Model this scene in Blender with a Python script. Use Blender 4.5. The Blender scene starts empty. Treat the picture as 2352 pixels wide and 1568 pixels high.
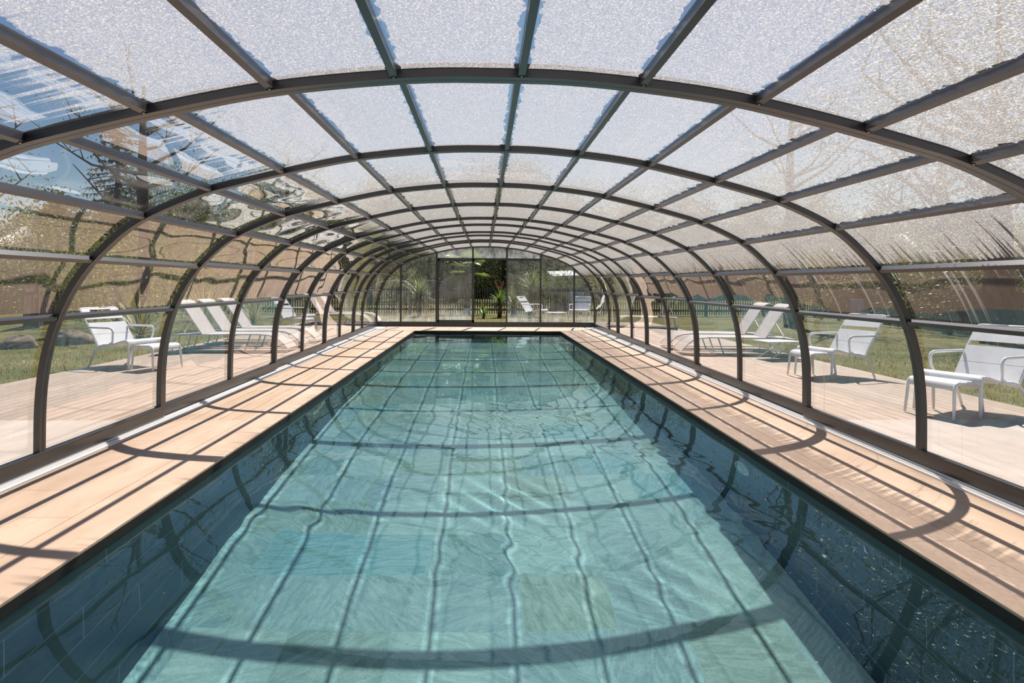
import bpy, math, random
from mathutils import Vector, Matrix
SC = bpy.context.scene
COL = SC.collection
PI = math.pi
XC = 0.055                       # centre line of the enclosure
SUN = Vector((-.135, -.755, -1.0)).normalized()

# ------------------------------------------------------------------ nodes
class NT:
    def __init__(s, name):
        s.m = bpy.data.materials.new(name); s.m.use_nodes = True
        s.t = s.m.node_tree; s.t.nodes.clear()
        s.out = s.t.nodes.new('ShaderNodeOutputMaterial')
    def n(s, typ, ins=None, **kw):
        o = s.t.nodes.new('ShaderNode' + typ)
        for k, v in kw.items(): setattr(o, k, v)
        for k, v in (ins or {}).items(): s.set(o.inputs[k], v)
        return o
    def set(s, sock, v):
        if isinstance(v, bpy.types.NodeSocket): s.t.links.new(v, sock)
        elif isinstance(v, bpy.types.Node): s.t.links.new(v.outputs[0], sock)
        else:
            if isinstance(v, (tuple, list)) and len(v) == 3 and sock.type == 'RGBA': v = tuple(v) + (1,)
            sock.default_value = v
    def math(s, op, a, b=0.0, c=0.0, clamp=False):
        o = s.n('Math', operation=op, use_clamp=clamp)
        s.set(o.inputs[0], a); s.set(o.inputs[1], b); s.set(o.inputs[2], c)
        return o.outputs[0]
    def step(s, x, a, b, lo=0., hi=1.):
        o = s.n('MapRange', interpolation_type='SMOOTHSTEP')
        for k, v in ((0, x), (1, a), (2, b), (3, lo), (4, hi)): s.set(o.inputs[k], v)
        return o.outputs[0]
    def lin(s, x, a, b, lo=0., hi=1.):
        o = s.n('MapRange')
        for k, v in ((0, x), (1, a), (2, b), (3, lo), (4, hi)): s.set(o.inputs[k], v)
        return o.outputs[0]
    def pos(s): return s.n('NewGeometry').outputs['Position']
    def scale(s, v, sc):
        o = s.n('VectorMath', operation='MULTIPLY'); s.set(o.inputs[0], v); o.inputs[1].default_value = sc
        return o.outputs[0]
    def noise(s, v, scale=5., detail=3., rough=.5, dist=0.):
        o = s.n('TexNoise', {'Vector': v, 'Scale': scale, 'Detail': detail, 'Roughness': rough, 'Distortion': dist})
        return o.outputs['Fac']
    def ramp(s, x, stops, interp='LINEAR'):
        o = s.n('ValToRGB'); s.set(o.inputs[0], x); r = o.color_ramp; r.interpolation = interp
        while len(r.elements) < len(stops): r.elements.new(.5)
        for e, (p, c) in zip(r.elements, stops): e.position = p; e.color = tuple(c) + (1,)
        return o.outputs[0]
    def mixc(s, f, a, b, blend='MIX'):
        o = s.n('Mix', data_type='RGBA', blend_type=blend)
        s.set(o.inputs[0], f); s.set(o.inputs[6], a); s.set(o.inputs[7], b)
        return o.outputs[2]
    def mixs(s, f, a, b):
        o = s.n('MixShader'); s.set(o.inputs[0], f); s.set(o.inputs[1], a); s.set(o.inputs[2], b)
        return o.outputs[0]
    def bump(s, h, strength=.3, dist=.01):
        o = s.n('Bump', {'Height': h, 'Strength': strength, 'Distance': dist})
        return o.outputs[0]
    def bsdf(s, color, rough=.5, metal=0., normal=None, spec=.5):
        o = s.n('BsdfPrincipled', {'Base Color': color, 'Roughness': rough, 'Metallic': metal, 'Specular IOR Level': spec})
        if normal is not None: s.set(o.inputs['Normal'], normal)
        return o.outputs[0]
    def done(s, sh):
        s.t.links.new(sh, s.out.inputs[0]); return s.m

def simple(name, color, rough=.5, metal=0., var=0., vscale=6., spec=.5, bump=0., bscale=60.):
    k = NT(name); p = k.n('TexCoord').outputs['Object']
    c = color
    if var:
        c = k.mixc(k.step(k.noise(p, vscale, 4), .3, .7), tuple(x*(1-var) for x in color), tuple(min(1, x*(1+var)) for x in color))
    nrm = k.bump(k.noise(p, bscale, 3), bump, .003) if bump else None
    return k.done(k.bsdf(c, rough, metal, nrm, spec))

M = {}
M['frame'] = simple('anthracite_aluminium', (.032, .028, .027), .30, 0., .12, 9., .75)
M['frame_dark'] = simple('painted_groove_black', (.012, .011, .011), .6)  # shaded groove of the arch flange, painted as a flat black line
M['screw'] = simple('steel_screw', (.55, .55, .55), .3, 1.)
M['white'] = simple('white_powder_coat', (.86, .845, .845), .38, 0., .03, 12.)
M['white_dull'] = simple('white_foot_cap', (.70, .69, .68), .6)
M['sling'] = simple('taupe_sling_fabric', (.62, .55, .52), .8, 0., .06, 30., .2)
M['trunk'] = simple('grey_brown_bark', (.085, .065, .05), .9, 0., .4, 9., .2, .6, 30.)
M['trunk_dark'] = simple('dark_bark', (.035, .03, .024), .9, 0., .4, 9., .2, .6, 30.)
M['picket'] = simple('weathered_picket', (.10, .082, .07), .8, 0., .35, 4., .2)
M['fence_rail'] = simple('weathered_rail', (.07, .06, .052), .8, 0., .3, 4., .2)
M['stone'] = simple('rough_boulder', (.25, .185, .14), .9, 0., .35, 7., .2, .8, 14.)
M['panel_blue'] = simple('pale_blue_board', (.26, .38, .52), .6, 0., .08, 4.)
M['panel_deep'] = simple('deep_blue_board', (.10, .17, .36), .6, 0., .08, 4.)
M['pool_white'] = simple('white_pool_plastic', (.92, .95, .93), .35)
M['car_white'] = simple('white_car_paint', (.72, .73, .75), .2)
M['car_dark'] = simple('dark_car_paint', (.06, .065, .08), .2)
M['car_glass'] = simple('dark_car_glass', (.02, .025, .03), .05, 0, 0, 1, .8)
M['rubber'] = simple('black_rubber', (.02, .02, .02), .8)
M['roof_tin'] = simple('pale_metal_roof', (.33, .33, .34), .5, 0., .12, 3.)
M['plaster'] = simple('grey_render_wall', (.30, .29, .27), .8, 0., .1, 3.)
M['flower'] = simple('orange_flower_spike', (.50, .16, .06), .7)
M['handle'] = simple('grey_door_handle', (.25, .25, .25), .4, .6)

def leafmat(name, a, b, trans=.35, rough=.45):
    k = NT(name); p = k.n('TexCoord').outputs['Object']
    c = k.mixc(k.step(k.noise(p, 1.7, 4), .35, .65), a, b)
    d = k.bsdf(c, rough, 0., None, .35)
    t = k.n('BsdfTranslucent', {'Color': k.mixc(.35, c, (.55, .62, .10))})
    return k.done(k.mixs(trans, d, t.outputs[0]))
M['leaf'] = leafmat('mid_green_leaves', (.045, .085, .018), (.13, .18, .035))
M['leaf_yellow'] = leafmat('yellow_green_leaves', (.13, .16, .03), (.30, .29, .07))
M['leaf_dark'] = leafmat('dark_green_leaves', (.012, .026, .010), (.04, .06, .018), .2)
M['needle'] = leafmat('dark_fir_needles', (.02, .035, .022), (.05, .07, .04), .15)
M['sword'] = leafmat('grey_green_sword_leaves', (.10, .15, .055), (.26, .30, .14), .25, .35)
M['sword_green'] = leafmat('bright_green_sword_leaves', (.07, .16, .03), (.18, .32, .06), .35, .35)
M['straw'] = leafmat('straw_coloured_grass', (.35, .28, .14), (.55, .46, .26), .3)
M['dead'] = leafmat('dry_hanging_leaves', (.20, .15, .08), (.34, .27, .15), .2)
M['blade'] = leafmat('short_lawn_blades', (.17, .17, .055), (.36, .30, .13), .3)

# --- stone paving
def stone_mat(name, base, light, w, h, groove=.004, gd=.55, off=.5):
    k = NT(name); p = k.pos(); s = k.n('SeparateXYZ', {0: p})
    row = k.math('FLOOR', k.math('DIVIDE', s.outputs[0], w))
    yy = k.math('ADD', k.math('DIVIDE', s.outputs[1], h), k.math('MULTIPLY', row, off))
    cell = k.n('CombineXYZ', {0: row, 1: k.math('FLOOR', yy)})
    wn = k.n('TexWhiteNoise', {'Vector': cell.outputs[0]}, noise_dimensions='3D')
    fx = k.math('MULTIPLY', k.math('PINGPONG', s.outputs[0], w/2), 1.)
    fx = k.math('MINIMUM', k.math('MULTIPLY', k.math('FRACT', k.math('DIVIDE', s.outputs[0], w)), w),
                k.math('MULTIPLY', k.math('SUBTRACT', 1., k.math('FRACT', k.math('DIVIDE', s.outputs[0], w))), w))
    fy = k.math('MINIMUM', k.math('MULTIPLY', k.math('FRACT', yy), h), k.math('MULTIPLY', k.math('SUBTRACT', 1., k.math('FRACT', yy)), h))
    edge = k.math('MINIMUM', fx, fy)
    line = k.step(edge, groove*.4, groove, 1., 0.)
    big = k.noise(k.scale(p, (1.6, .55, 1)), 2.4, 5, .6, .6)
    c = k.mixc(k.step(big, .32, .68), base, light)
    c = k.mixc(k.lin(wn.outputs[0], 0, 1, 0, .35), c, tuple(x*.80 for x in base))
    vein = k.noise(k.scale(p, (6., 1.2, 1)), 3., 6, .65, 1.6)
    c = k.mixc(k.step(vein, .56, .72, 0, .35), c, (.46, .25, .12))
    c = k.mixc(k.math('MULTIPLY', line, gd), c, (.16, .11, .08))
    h_ = k.math('SUBTRACT', k.math('MULTIPLY', k.noise(p, 90, 3), .15), line)
    return k.done(k.bsdf(c, .62, 0., k.bump(h_, .25, .003), .3))
M['stone_deck'] = stone_mat('warm_sandstone_slabs', (.53, .37, .255), (.655, .485, .355), .47, 1.25, .004, .5, .37)
M['stone_tile'] = stone_mat('warm_sandstone_tiles', (.54, .385, .27), (.66, .495, .37), .47, .62, .009, .75, 0.)
M['stone_out'] = stone_mat('pale_sandstone_slabs', (.49, .415, .355), (.57, .50, .44), .9, 1.9, .005, .35, .4)
M['coping'] = stone_mat('smooth_sandstone_coping', (.55, .385, .27), (.66, .49, .365), 50., 1.05, .004, .5, 0.)

def wood_mat(name, a, b, w, gap=.005, dark=(.10, .07, .05)):
    k = NT(name); p = k.pos(); s = k.n('SeparateXYZ', {0: p})
    q = k.math('DIVIDE', s.outputs[0], w); idx = k.math('FLOOR', q); fr = k.math('FRACT', q)
    rnd = k.n('TexWhiteNoise', {'W': idx}, noise_dimensions='1D').outputs[0]
    yb = k.math('ADD', k.math('DIVIDE', s.outputs[1], 3.2), rnd)
    rnd2 = k.n('TexWhiteNoise', {'Vector': k.n('CombineXYZ', {0: idx, 1: k.math('FLOOR', yb)}).outputs[0]}, noise_dimensions='3D').outputs[0]
    gv = k.n('CombineXYZ', {0: k.math('MULTIPLY', s.outputs[0], 22.), 1: k.math('ADD', k.math('MULTIPLY', s.outputs[1], 1.1), k.math('MULTIPLY', rnd2, 40.)), 2: rnd2})
    g = k.noise(gv.outputs[0], 1.4, 5, .6, 1.2)
    c = k.mixc(k.step(g, .3, .72), a, b)
    c = k.mixc(k.lin(rnd2, 0, 1, 0, .4), c, tuple(x*.74 for x in a))
    e = k.math('MULTIPLY', k.math('MINIMUM', fr, k.math('SUBTRACT', 1., fr)), w)
    line = k.step(e, gap*.35, gap*.8, 1., 0.)
    fy = k.math('FRACT', yb); ey = k.math('MULTIPLY', k.math('MINIMUM', fy, k.math('SUBTRACT', 1., fy)), 3.2)
    line = k.math('MAXIMUM', line, k.step(ey, .002, .004, 1., 0.))
    c = k.mixc(k.math('MULTIPLY', line, .85), c, dark)
    h_ = k.math('SUBTRACT', k.math('MULTIPLY', g, .25), line)
    return k.done(k.bsdf(c, .6, 0., k.bump(h_, .35, .004), .3))
M['boards_in'] = wood_mat('inner_larch_boards', (.52, .345, .21), (.67, .50, .37), .122)
M['boards_out'] = wood_mat('outer_larch_boards', (.39, .285, .21), (.555, .445, .36), .118, .009, (.13, .09, .065))

# --- pool floor and wall
def pool_floor_mat():
    k = NT('green_slate_pool_floor'); p = k.pos(); s = k.n('SeparateXYZ', {0: p}); T = .56
    ry = k.math('DIVIDE', s.outputs[1], T); row = k.math('FLOOR', ry)
    ro = k.n('TexWhiteNoise', {'W': row}, noise_dimensions='1D').outputs[0]
    rx = k.math('ADD', k.math('DIVIDE', s.outputs[0], T), ro); col = k.math('FLOOR', rx)
    wn = k.n('TexWhiteNoise', {'Vector': k.n('CombineXYZ', {0: col, 1: row}).outputs[0]}, noise_dimensions='3D')
    c = k.ramp(wn.outputs[0], [(0, (.46, .60, .62)), (.15, (.68, .76, .78)), (.30, (.62, .68, .60)), (.44, (.86, .94, .92)), (.58, (.64, .71, .75)), (.72, (.92, .97, .92)), (.84, (.40, .68, .76)), (.93, (.68, .68, .57))], 'CONSTANT')
    rot = k.math('MULTIPLY', wn.outputs[0], 17.)
    gv = k.n('VectorRotate', {'Vector': p, 'Angle': rot}, rotation_type='Z_AXIS').outputs[0]
    g = k.noise(k.scale(gv, (1.6, 6, 1)), 2.0, 8, .68, 1.8)
    c = k.mixc(k.step(g, .34, .68), k.mixc(.36, c, (.22, .31, .31)), k.mixc(.48, c, (.95, .97, .90)))
    g2 = k.noise(p, 70, 4, .7)
    c = k.mixc(k.step(g2, .4, .7, 0, .22), c, (.12, .15, .12))
    fx = k.math('FRACT', rx); fy = k.math('FRACT', ry)
    e = k.math('MINIMUM', k.math('MINIMUM', fx, k.math('SUBTRACT', 1., fx)), k.math('MINIMUM', fy, k.math('SUBTRACT', 1., fy)))
    c = k.mixc(k.step(e, .004, .011, .75, 0.), c, (.62, .72, .68))
    return k.done(k.bsdf(c, .7, 0., k.bump(k.math('ADD', g, k.math('MULTIPLY', g2, .3)), .5, .006), .2))
M['pool_floor'] = pool_floor_mat()
def pool_wall_mat():
    k = NT('sky_blued_slate_pool_wall'); p = k.pos(); s = k.n('SeparateXYZ', {0: p})
    along = k.math('ADD', s.outputs[0], s.outputs[1])
    rz = k.math('DIVIDE', k.math('ADD', s.outputs[2], 5.075), .30); row = k.math('FLOOR', rz)
    rx = k.math('ADD', k.math('DIVIDE', along, 1.2), k.math('MULTIPLY', row, .42))
    wn = k.n('TexWhiteNoise', {'Vector': k.n('CombineXYZ', {0: k.math('FLOOR', rx), 1: row}).outputs[0]}, noise_dimensions='3D').outputs[0]
    g = k.noise(k.scale(p, (3, 3, 9)), 2.5, 6, .6, 1.)
    c = k.mixc(k.step(g, .35, .7), (.032, .062, .09), (.06, .096, .122))  # blue of the reflected sky is mixed into the slate colour
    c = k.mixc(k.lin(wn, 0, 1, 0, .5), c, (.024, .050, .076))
    fx = k.math('FRACT', rx); fz = k.math('FRACT', rz)
    ex = k.math('MULTIPLY', k.math('MINIMUM', fx, k.math('SUBTRACT', 1., fx)), 1.2)
    ez = k.math('MULTIPLY', k.math('MINIMUM', fz, k.math('SUBTRACT', 1., fz)), .30)
    c = k.mixc(k.step(k.math('MINIMUM', ex, ez), .0012, .0032, .8, 0.), c, (.50, .58, .55))
    return k.done(k.bsdf(c, .45, 0., k.bump(g, .25, .004), .35))
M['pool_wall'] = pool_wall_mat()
M['coping_face'] = simple('shade_dark_coping_edge', (.022, .017, .014), .7, 0., .25, 5., .3)  # near-black: shade on the coping face and the dark wall below, as colour

k = NT('clear_pool_water')
nb = k.noise(k.scale(k.pos(), (1, .8, 1)), 5., 2, .5, .4)
gl = k.n('BsdfGlass', {'Color': (.735, .985, 1.0), 'Roughness': 0., 'IOR': 1.333, 'Normal': k.bump(nb, .05, .01)})
M['water'] = k.done(gl.outputs[0])

# --- rail tracks: ribbed white aluminium
k = NT('white_aluminium_track')
M['track'] = k.done(k.bsdf((.90, .885, .87), .35, .0, None, .5))

# --- lawn
k = NT('dry_spring_lawn'); p = k.pos()
c = k.mixc(k.step(k.noise(p, .9, 5, .6), .35, .66), (.155, .16, .045), (.32, .27, .115))
c = k.mixc(k.step(k.noise(p, 7, 5, .7), .5, .75, 0, .6), c, (.30, .23, .13))
c = k.mixc(k.step(k.noise(p, 60, 3, .7), .35, .7, 0, .55), c, (.075, .075, .025))
M['lawn'] = k.done(k.bsdf(c, .9, 0., k.bump(k.noise(p, 55, 4, .7), .8, .04), .1))

# --- glazing.  UVMap = metres (along pool, arc from apex), 'panel' = 0..1 inside each pane
def pane_mat(name, kind):
    k = NT(name)
    uv = k.n('UVMap', uv_map='UVMap').outputs[0]; s = k.n('SeparateXYZ', {0: uv}); Y, S = s.outputs[0], s.outputs[1]
    pv = k.n('SeparateXYZ', {0: k.n('UVMap', uv_map='panel').outputs[0]})
    wob = k.noise(k.scale(uv, (.8, 1.3, 1)), 1.1, 1, .4, .4)
    nrm = k.bump(wob, .20 if kind == 'roof' else .08, .05)
    fr = k.n('Fresnel', {'IOR': 1.52, 'Normal': nrm}).outputs[0]
    R = k.math('DIVIDE', k.math('MULTIPLY', fr, 1.75), k.math('ADD', fr, 1.0), clamp=True)
    trn = k.n('BsdfTransparent', {'Color': (.95, .935, .925) if kind == 'roof' else (.93, .935, .93)}); tr = trn.outputs[0]
    dustn = k.noise(k.scale(uv, (2, 1, 1)), 3., 2, .65)
    if kind == 'roof':
        cov = k.math('MULTIPLY', k.step(S, -2.25, -.75), k.step(S, 2.05, 3.3, 1., 0.))
        # dry rims beside the purlins, ragged
        ed = k.math('MINIMUM', pv.outputs[1], k.math('SUBTRACT', 1., pv.outputs[1]))
        rag = k.noise(k.scale(uv, (5, 9, 1)), 2., 2, .6)
        cov = k.math('MULTIPLY', cov, k.step(k.math('ADD', ed, k.math('MULTIPLY', k.math('SUBTRACT', rag, .5), .15)), .02, .10))
        streak = k.noise(k.scale(uv, (26, 1.1, 1)), 1., 2, .6, .25)
        patch = k.noise(k.scale(uv, (1.3, 1.3, 1)), 1.6, 2, .6)
        slope = k.step(k.math('ABSOLUTE', k.math('SUBTRACT', S, -.1)), .35, 1.9)           # runs on the steeper panes
        tex = k.math('ADD', k.math('MULTIPLY', streak, k.math('ADD', .35, k.math('MULTIPLY', slope, .55))),
                     k.math('MULTIPLY', patch, k.math('SUBTRACT', .65, k.math('MULTIPLY', slope, .55))))
        th = k.math('SUBTRACT', .83, k.math('MULTIPLY', cov, .68))
        wet = k.step(k.math('SUBTRACT', tex, th), -.06, .07)
        fine = k.noise(k.scale(uv, (240, 240, 1)), 1., 2, .6)
        v1 = k.n('TexVoronoi', {'Vector': uv, 'Scale': 75.}, voronoi_dimensions='2D')
        v2 = k.n('TexVoronoi', {'Vector': uv, 'Scale': 165.}, voronoi_dimensions='2D')
        d1 = k.step(v1.outputs['Distance'], .18, .42, 1., 0.)
        d2 = k.step(v2.outputs['Distance'], .2, .5, 1., 0.)
        r1 = k.n('SeparateXYZ', {0: v1.outputs['Color']}).outputs[0]
        r2 = k.n('SeparateXYZ', {0: v2.outputs['Color']}).outputs[0]
        drop = k.math('MAXIMUM', k.math('MULTIPLY', d1, k.math('POWER', r1, 2.5)), k.math('MULTIPLY', d2, k.math('POWER', r2, 1.6)))
        haze = k.math('MULTIPLY', wet, k.math('ADD', k.lin(fine, .3, .7, .30, .56), k.math('MULTIPLY', drop, .60)), clamp=True)
        lowwet = k.math('MULTIPLY', k.step(k.noise(k.scale(uv, (60, 60, 1)), 1., 2), .70, .76), .25)
        run = k.math('MULTIPLY', k.step(k.noise(k.scale(uv, (17, .55, 1)), 1., 2, .5, .1), .60, .72), k.step(S, 1.2, 2.3, 0., .34))
        haze = k.math('MAXIMUM', haze, k.math('MAXIMUM', run, k.math('ADD', lowwet, k.lin(dustn, .3, .75, .02, .06))), clamp=True)
        col = (.63, .585, .55)
        dk = k.math('MULTIPLY', wet, k.math('MULTIPLY', d2, k.step(r2, .26, .40, .9, 0.)))  # some drops tinted dark, standing in for the ground they refract
        k.set(trn.inputs[0], k.mixc(dk, (.95, .935, .925), (.22, .22, .22)))
        R = k.math('MULTIPLY', R, k.math('SUBTRACT', 1., k.math('MULTIPLY', wet, .88)))
    else:
        ed = k.step(pv.outputs[1], 0., .20, .55, 0.)
        haze = k.math('ADD', k.lin(dustn, .35, .8, .015, .09), k.math('MULTIPLY', ed, k.lin(dustn, .3, .7, .15, .7)), clamp=True)
        col = (.80, .82, .83)
    df = k.n('BsdfTranslucent', {'Color': col}).outputs[0]
    d2_ = k.n('BsdfDiffuse', {'Color': col}).outputs[0]
    body = k.mixs(haze, tr, k.mixs(.25, df, d2_))
    g = k.n('BsdfGlossy', {'Color': (1, .985, .97), 'Roughness': 0.0, 'Normal': nrm}).outputs[0]
    return k.done(k.mixs(R, body, g))
M['pane'] = pane_mat('wet_polycarbonate_pane', 'roof')
M['pane_end'] = pane_mat('dusty_end_pane', 'end')

# ------------------------------------------------------------------ mesh builder
class MB:
    def __init__(s): s.v = []; s.f = []; s.uv = {}; s.uv2 = {}
    def add(s, vs, fs):
        b = len(s.v); s.v += [tuple(x) for x in vs]; s.f += [tuple(b+i for i in f) for f in fs]; return b
    def box(s, x0, x1, y0, y1, z0, z1, mat=None):
        vs = [Vector((x, y, z)) for z in (z0, z1) for y in (y0, y1) for x in (x0, x1)]
        if mat: vs = [mat @ v for v in vs]
        s.add(vs, [(0, 2, 3, 1), (4, 5, 7, 6), (0, 1, 5, 4), (2, 6, 7, 3), (0, 4, 6, 2), (1, 3, 7, 5)])
        return s
    def tube(s, pts, r, n=8, cap=True):
        pts = [Vector(p) for p in pts]; m = len(pts)
        rs = r if isinstance(r, (list, tuple)) else [r]*m
        t0 = (pts[1]-pts[0]).normalized()
        up = Vector((0, 0, 1)) if abs(t0.z) < .9 else Vector((1, 0, 0))
        a = t0.cross(up).normalized(); vs = []
        for i, p in enumerate(pts):
            t = (pts[min(i+1, m-1)]-pts[max(i-1, 0)]).normalized()
            a = (a - t*a.dot(t)).normalized(); b = t.cross(a)
            vs += [p + (a*math.cos(2*PI*j/n)+b*math.sin(2*PI*j/n))*rs[i] for j in range(n)]
        fs = [(i*n+j, i*n+(j+1) % n, (i+1)*n+(j+1) % n, (i+1)*n+j) for i in range(m-1) for j in range(n)]
        if cap: fs += [tuple(range(n))[::-1], tuple((m-1)*n+j for j in range(n))]
        s.add(vs, fs); return s
    def lathe(s, prof, n=16, c=(0, 0, 0)):
        vs = [(c[0]+r*math.cos(2*PI*j/n), c[1]+r*math.sin(2*PI*j/n), c[2]+z) for r, z in prof for j in range(n)]
        m = len(prof)
        fs = [(i*n+j, i*n+(j+1) % n, (i+1)*n+(j+1) % n, (i+1)*n+j) for i in range(m-1) for j in range(n)]
        fs += [tuple(range(n))[::-1], tuple((m-1)*n+j for j in range(n))]
        s.add(vs, fs); return s
    def sweep(s, path, w0, w1, th):
        """ribbon in the local y-z plane, extruded in x from w0 to w1 with thickness th"""
        P = [Vector((0, a, b)) for a, b in path]; m = len(P); vs = []
        for i, p in enumerate(P):
            t = (P[min(i+1, m-1)]-P[max(i-1, 0)]).normalized(); nrm = Vector((0, -t.z, t.y))*th/2
            for x in (w0, w1):
                for q in (p-nrm, p+nrm): vs.append(Vector((x, q.y, q.z)))
        fs = []
        for i in range(m-1):
            a = i*4; b = a+4
            fs += [(a+1, a+3, b+3, b+1), (a, b, b+2, a+2), (a, a+1, b+1, b), (a+2, b+2, b+3, a+3)]
        fs += [(0, 2, 3, 1), ((m-1)*4, (m-1)*4+1, (m-1)*4+3, (m-1)*4+2)]
        s.add(vs, fs); return s
    def build(s, name, mat, parent=None, smooth=False, bevel=0.):
        me = bpy.data.meshes.new(name); me.from_pydata(s.v, [], s.f); me.update()
        if s.uv:
            l1 = me.uv_layers.new(name='UVMap'); l2 = me.uv_layers.new(name='panel')
            for lp in me.loops:
                l1.data[lp.index].uv = s.uv[lp.vertex_index]; l2.data[lp.index].uv = s.uv2[lp.vertex_index]
        me.materials.append(mat if not isinstance(mat, str) else M[mat])
        if smooth:
            for p in me.polygons: p.use_smooth = True
            if smooth == 'auto':
                try: me.set_sharp_from_angle(angle=math.radians(40))
                except Exception: pass
        o = bpy.data.objects.new(name, me); COL.objects.link(o)
        if parent: o.parent = parent
        if bevel:
            b = o.modifiers.new('bevel', 'BEVEL'); b.width = bevel; b.segments = 2; b.limit_method = 'ANGLE'
        return o

def tag(o, label=None, cat=None, group=None, kind=None):
    for k_, v_ in (('label', label), ('category', cat), ('group', group), ('kind', kind)):
        if v_: o[k_] = v_
    return o
def empty(name, loc=(0, 0, 0), rz=0.):
    o = bpy.data.objects.new(name, None); COL.objects.link(o); o.empty_display_size = .1
    o.location = loc; o.rotation_euler = (0, 0, rz); return o
def copy_tree(o, parent=None):
    c = o.copy(); COL.objects.link(c)
    if parent: c.parent = parent
    for ch in list(o.children): copy_tree(ch, c)
    return c
def struct(mb, name, mat, parent=None, **kw):
    o = mb.build(name, mat, parent, **kw)
    if not parent: o['kind'] = 'structure'
    return o
def grid(x0, x1, y0, y1, z, nx=1, ny=1):
    m = MB()
    vs = [(x0+(x1-x0)*i/nx, y0+(y1-y0)*j/ny, z) for j in range(ny+1) for i in range(nx+1)]
    m.add(vs, [(j*(nx+1)+i, j*(nx+1)+i+1, (j+1)*(nx+1)+i+1, (j+1)*(nx+1)+i) for j in range(ny) for i in range(nx)])
    return m
def arc(c, r, a0, a1, n, f):
    return [f(c[0]+r*math.cos(a0+(a1-a0)*i/n), c[1]+r*math.sin(a0+(a1-a0)*i/n)) for i in range(n+1)]

# ------------------------------------------------------------------ setting
PX0, PX1, PY0, PY1 = -1.79, 1.975, .25, 17.65      # coping edge round the basin
WZ, FZ = -.06, -1.66                                # water level, basin floor
YB = 6.07                                           # stone / boards joint
YT = 14.6                                           # boards / tiles joint
TRL, TRR = XC-2.775, XC+2.775                         # inner edge of the tracks
DL, DR = -5.62, 5.45                                # outer edges of the timber deck
CW = .30
cop = MB()
for a in ((PX0-CW, PX0, PY0-CW, PY1+CW), (PX1, PX1+CW, PY0-CW, PY1+CW), (PX0, PX1, PY1, PY1+CW), (PX0, PX1, PY0-CW, PY0)):
    cop.box(*a, -.036, 0.)
struct(cop, 'pool_coping', 'coping', bevel=.004)
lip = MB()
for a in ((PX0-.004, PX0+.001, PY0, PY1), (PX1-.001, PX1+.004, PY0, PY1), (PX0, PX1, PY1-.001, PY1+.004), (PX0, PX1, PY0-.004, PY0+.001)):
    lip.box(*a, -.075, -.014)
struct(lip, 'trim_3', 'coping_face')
m = MB(); m.box(TRL, PX0-CW, -2., YB, -.1, 0.); m.box(PX1+.70, TRR, YB, YT, -.1, 0.); m.box(PX1+CW, TRR, -2., YB, -.1, 0.); m.box(PX0-CW, PX1+CW, -2, PY0-CW, -.1, 0)
struct(m, 'floor', 'stone_deck')
m = MB(); m.box(TRL, PX0-CW, YT, 19.0, -.1, 0.); m.box(PX1+CW, TRR, YT, 19.0, -.1, 0.); m.box(PX0-CW, PX1+CW, PY1+CW, 19.0, -.1, 0)
struct(m, 'tiled_floor', 'stone_tile')
m = MB(); m.box(TRL, PX0-CW, YB, YT, -.1, -.001); m.box(PX1+CW, PX1+.70, YB, YT, -.1, -.001)
struct(m, 'inner_board_floor', 'boards_in')
m = MB(); m.box(-14, TRL-.34, -6, YB, -.12, -.004); m.box(TRR+.34, 14, -6, YB, -.12, -.004)
struct(m, 'terrace_floor', 'stone_out')
m = MB(); m.box(DL, TRL-.34, YB, 22.2, -.12, -.004); m.box(TRR+.34, DR, YB, 22.2, -.12, -.004); m.box(TRL-.34, TRR+.34, 19.25, 20.6, -.12, -.02)
struct(m, 'timber_deck_floor', 'boards_out')
for side, sx in (('left', -1), ('right', 1)):
    m = MB(); a = XC+sx*2.775
    for i in range(6):
        x0 = a+sx*(.002+i*.057); x1 = x0+sx*.052
        m.box(min(x0, x1), max(x0, x1), -2, 19.25, -.1, .012)
        mid = (x0+x1)/2
        m.box(mid-.004, mid+.004, -2, 19.25, .012, .02)
    struct(m, 'trim_1' if sx < 0 else 'trim_2', 'track')
# basin
wx0, wx1, wy0, wy1 = PX0-.003, PX1+.003, PY0-.003, PY1+.003
o = struct(grid(wx0, wx1, wy0, wy1, FZ), 'pool_floor', 'pool_floor'); o.cycles.is_caustics_receiver = True
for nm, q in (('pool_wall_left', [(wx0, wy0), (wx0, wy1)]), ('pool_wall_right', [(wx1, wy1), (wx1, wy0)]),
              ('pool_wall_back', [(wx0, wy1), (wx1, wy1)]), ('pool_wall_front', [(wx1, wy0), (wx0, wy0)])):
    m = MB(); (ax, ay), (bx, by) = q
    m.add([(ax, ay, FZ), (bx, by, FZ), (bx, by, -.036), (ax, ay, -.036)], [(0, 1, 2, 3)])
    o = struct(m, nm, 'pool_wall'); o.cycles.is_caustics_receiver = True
# water: real ripples
nx, ny = 130, 560
w = grid(wx0, wx1, wy0, wy1, WZ, nx, ny)
random.seed(3)
waves = []
for i in range(16):
    lam = random.uniform(.35, 1.6); th = random.uniform(0, PI*2); k_ = 2*PI/lam
    waves.append((k_*math.cos(th), k_*math.sin(th), random.uniform(0, 6.28), .00038*lam*random.uniform(.6, 1.2)))
def wave_h(x, y):
    calm = .55+.45*math.sin(y*.55+1.2*math.sin(x*.8)+.6)
    h = sum(a*math.sin(kx*x+ky*y+p) for kx, ky, p, a in waves)*(.6+.6*calm)
    for cx, cy, s_, a_ in ((-1.0, 3.7, .28, .0017), (.15, 3.15, .32, .0017), (1.35, 3.6, .3, .0008), (.3, 6.4, .5, .0014), (1.3, 5.1, .4, .0009)):
        d = (x-cx)**2+(y-cy)**2
        if d < 9*s_*s_: h += a_*math.exp(-d/(s_*s_))*math.sin(26*(x-cx)+18*(y-cy))
    return h
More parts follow.
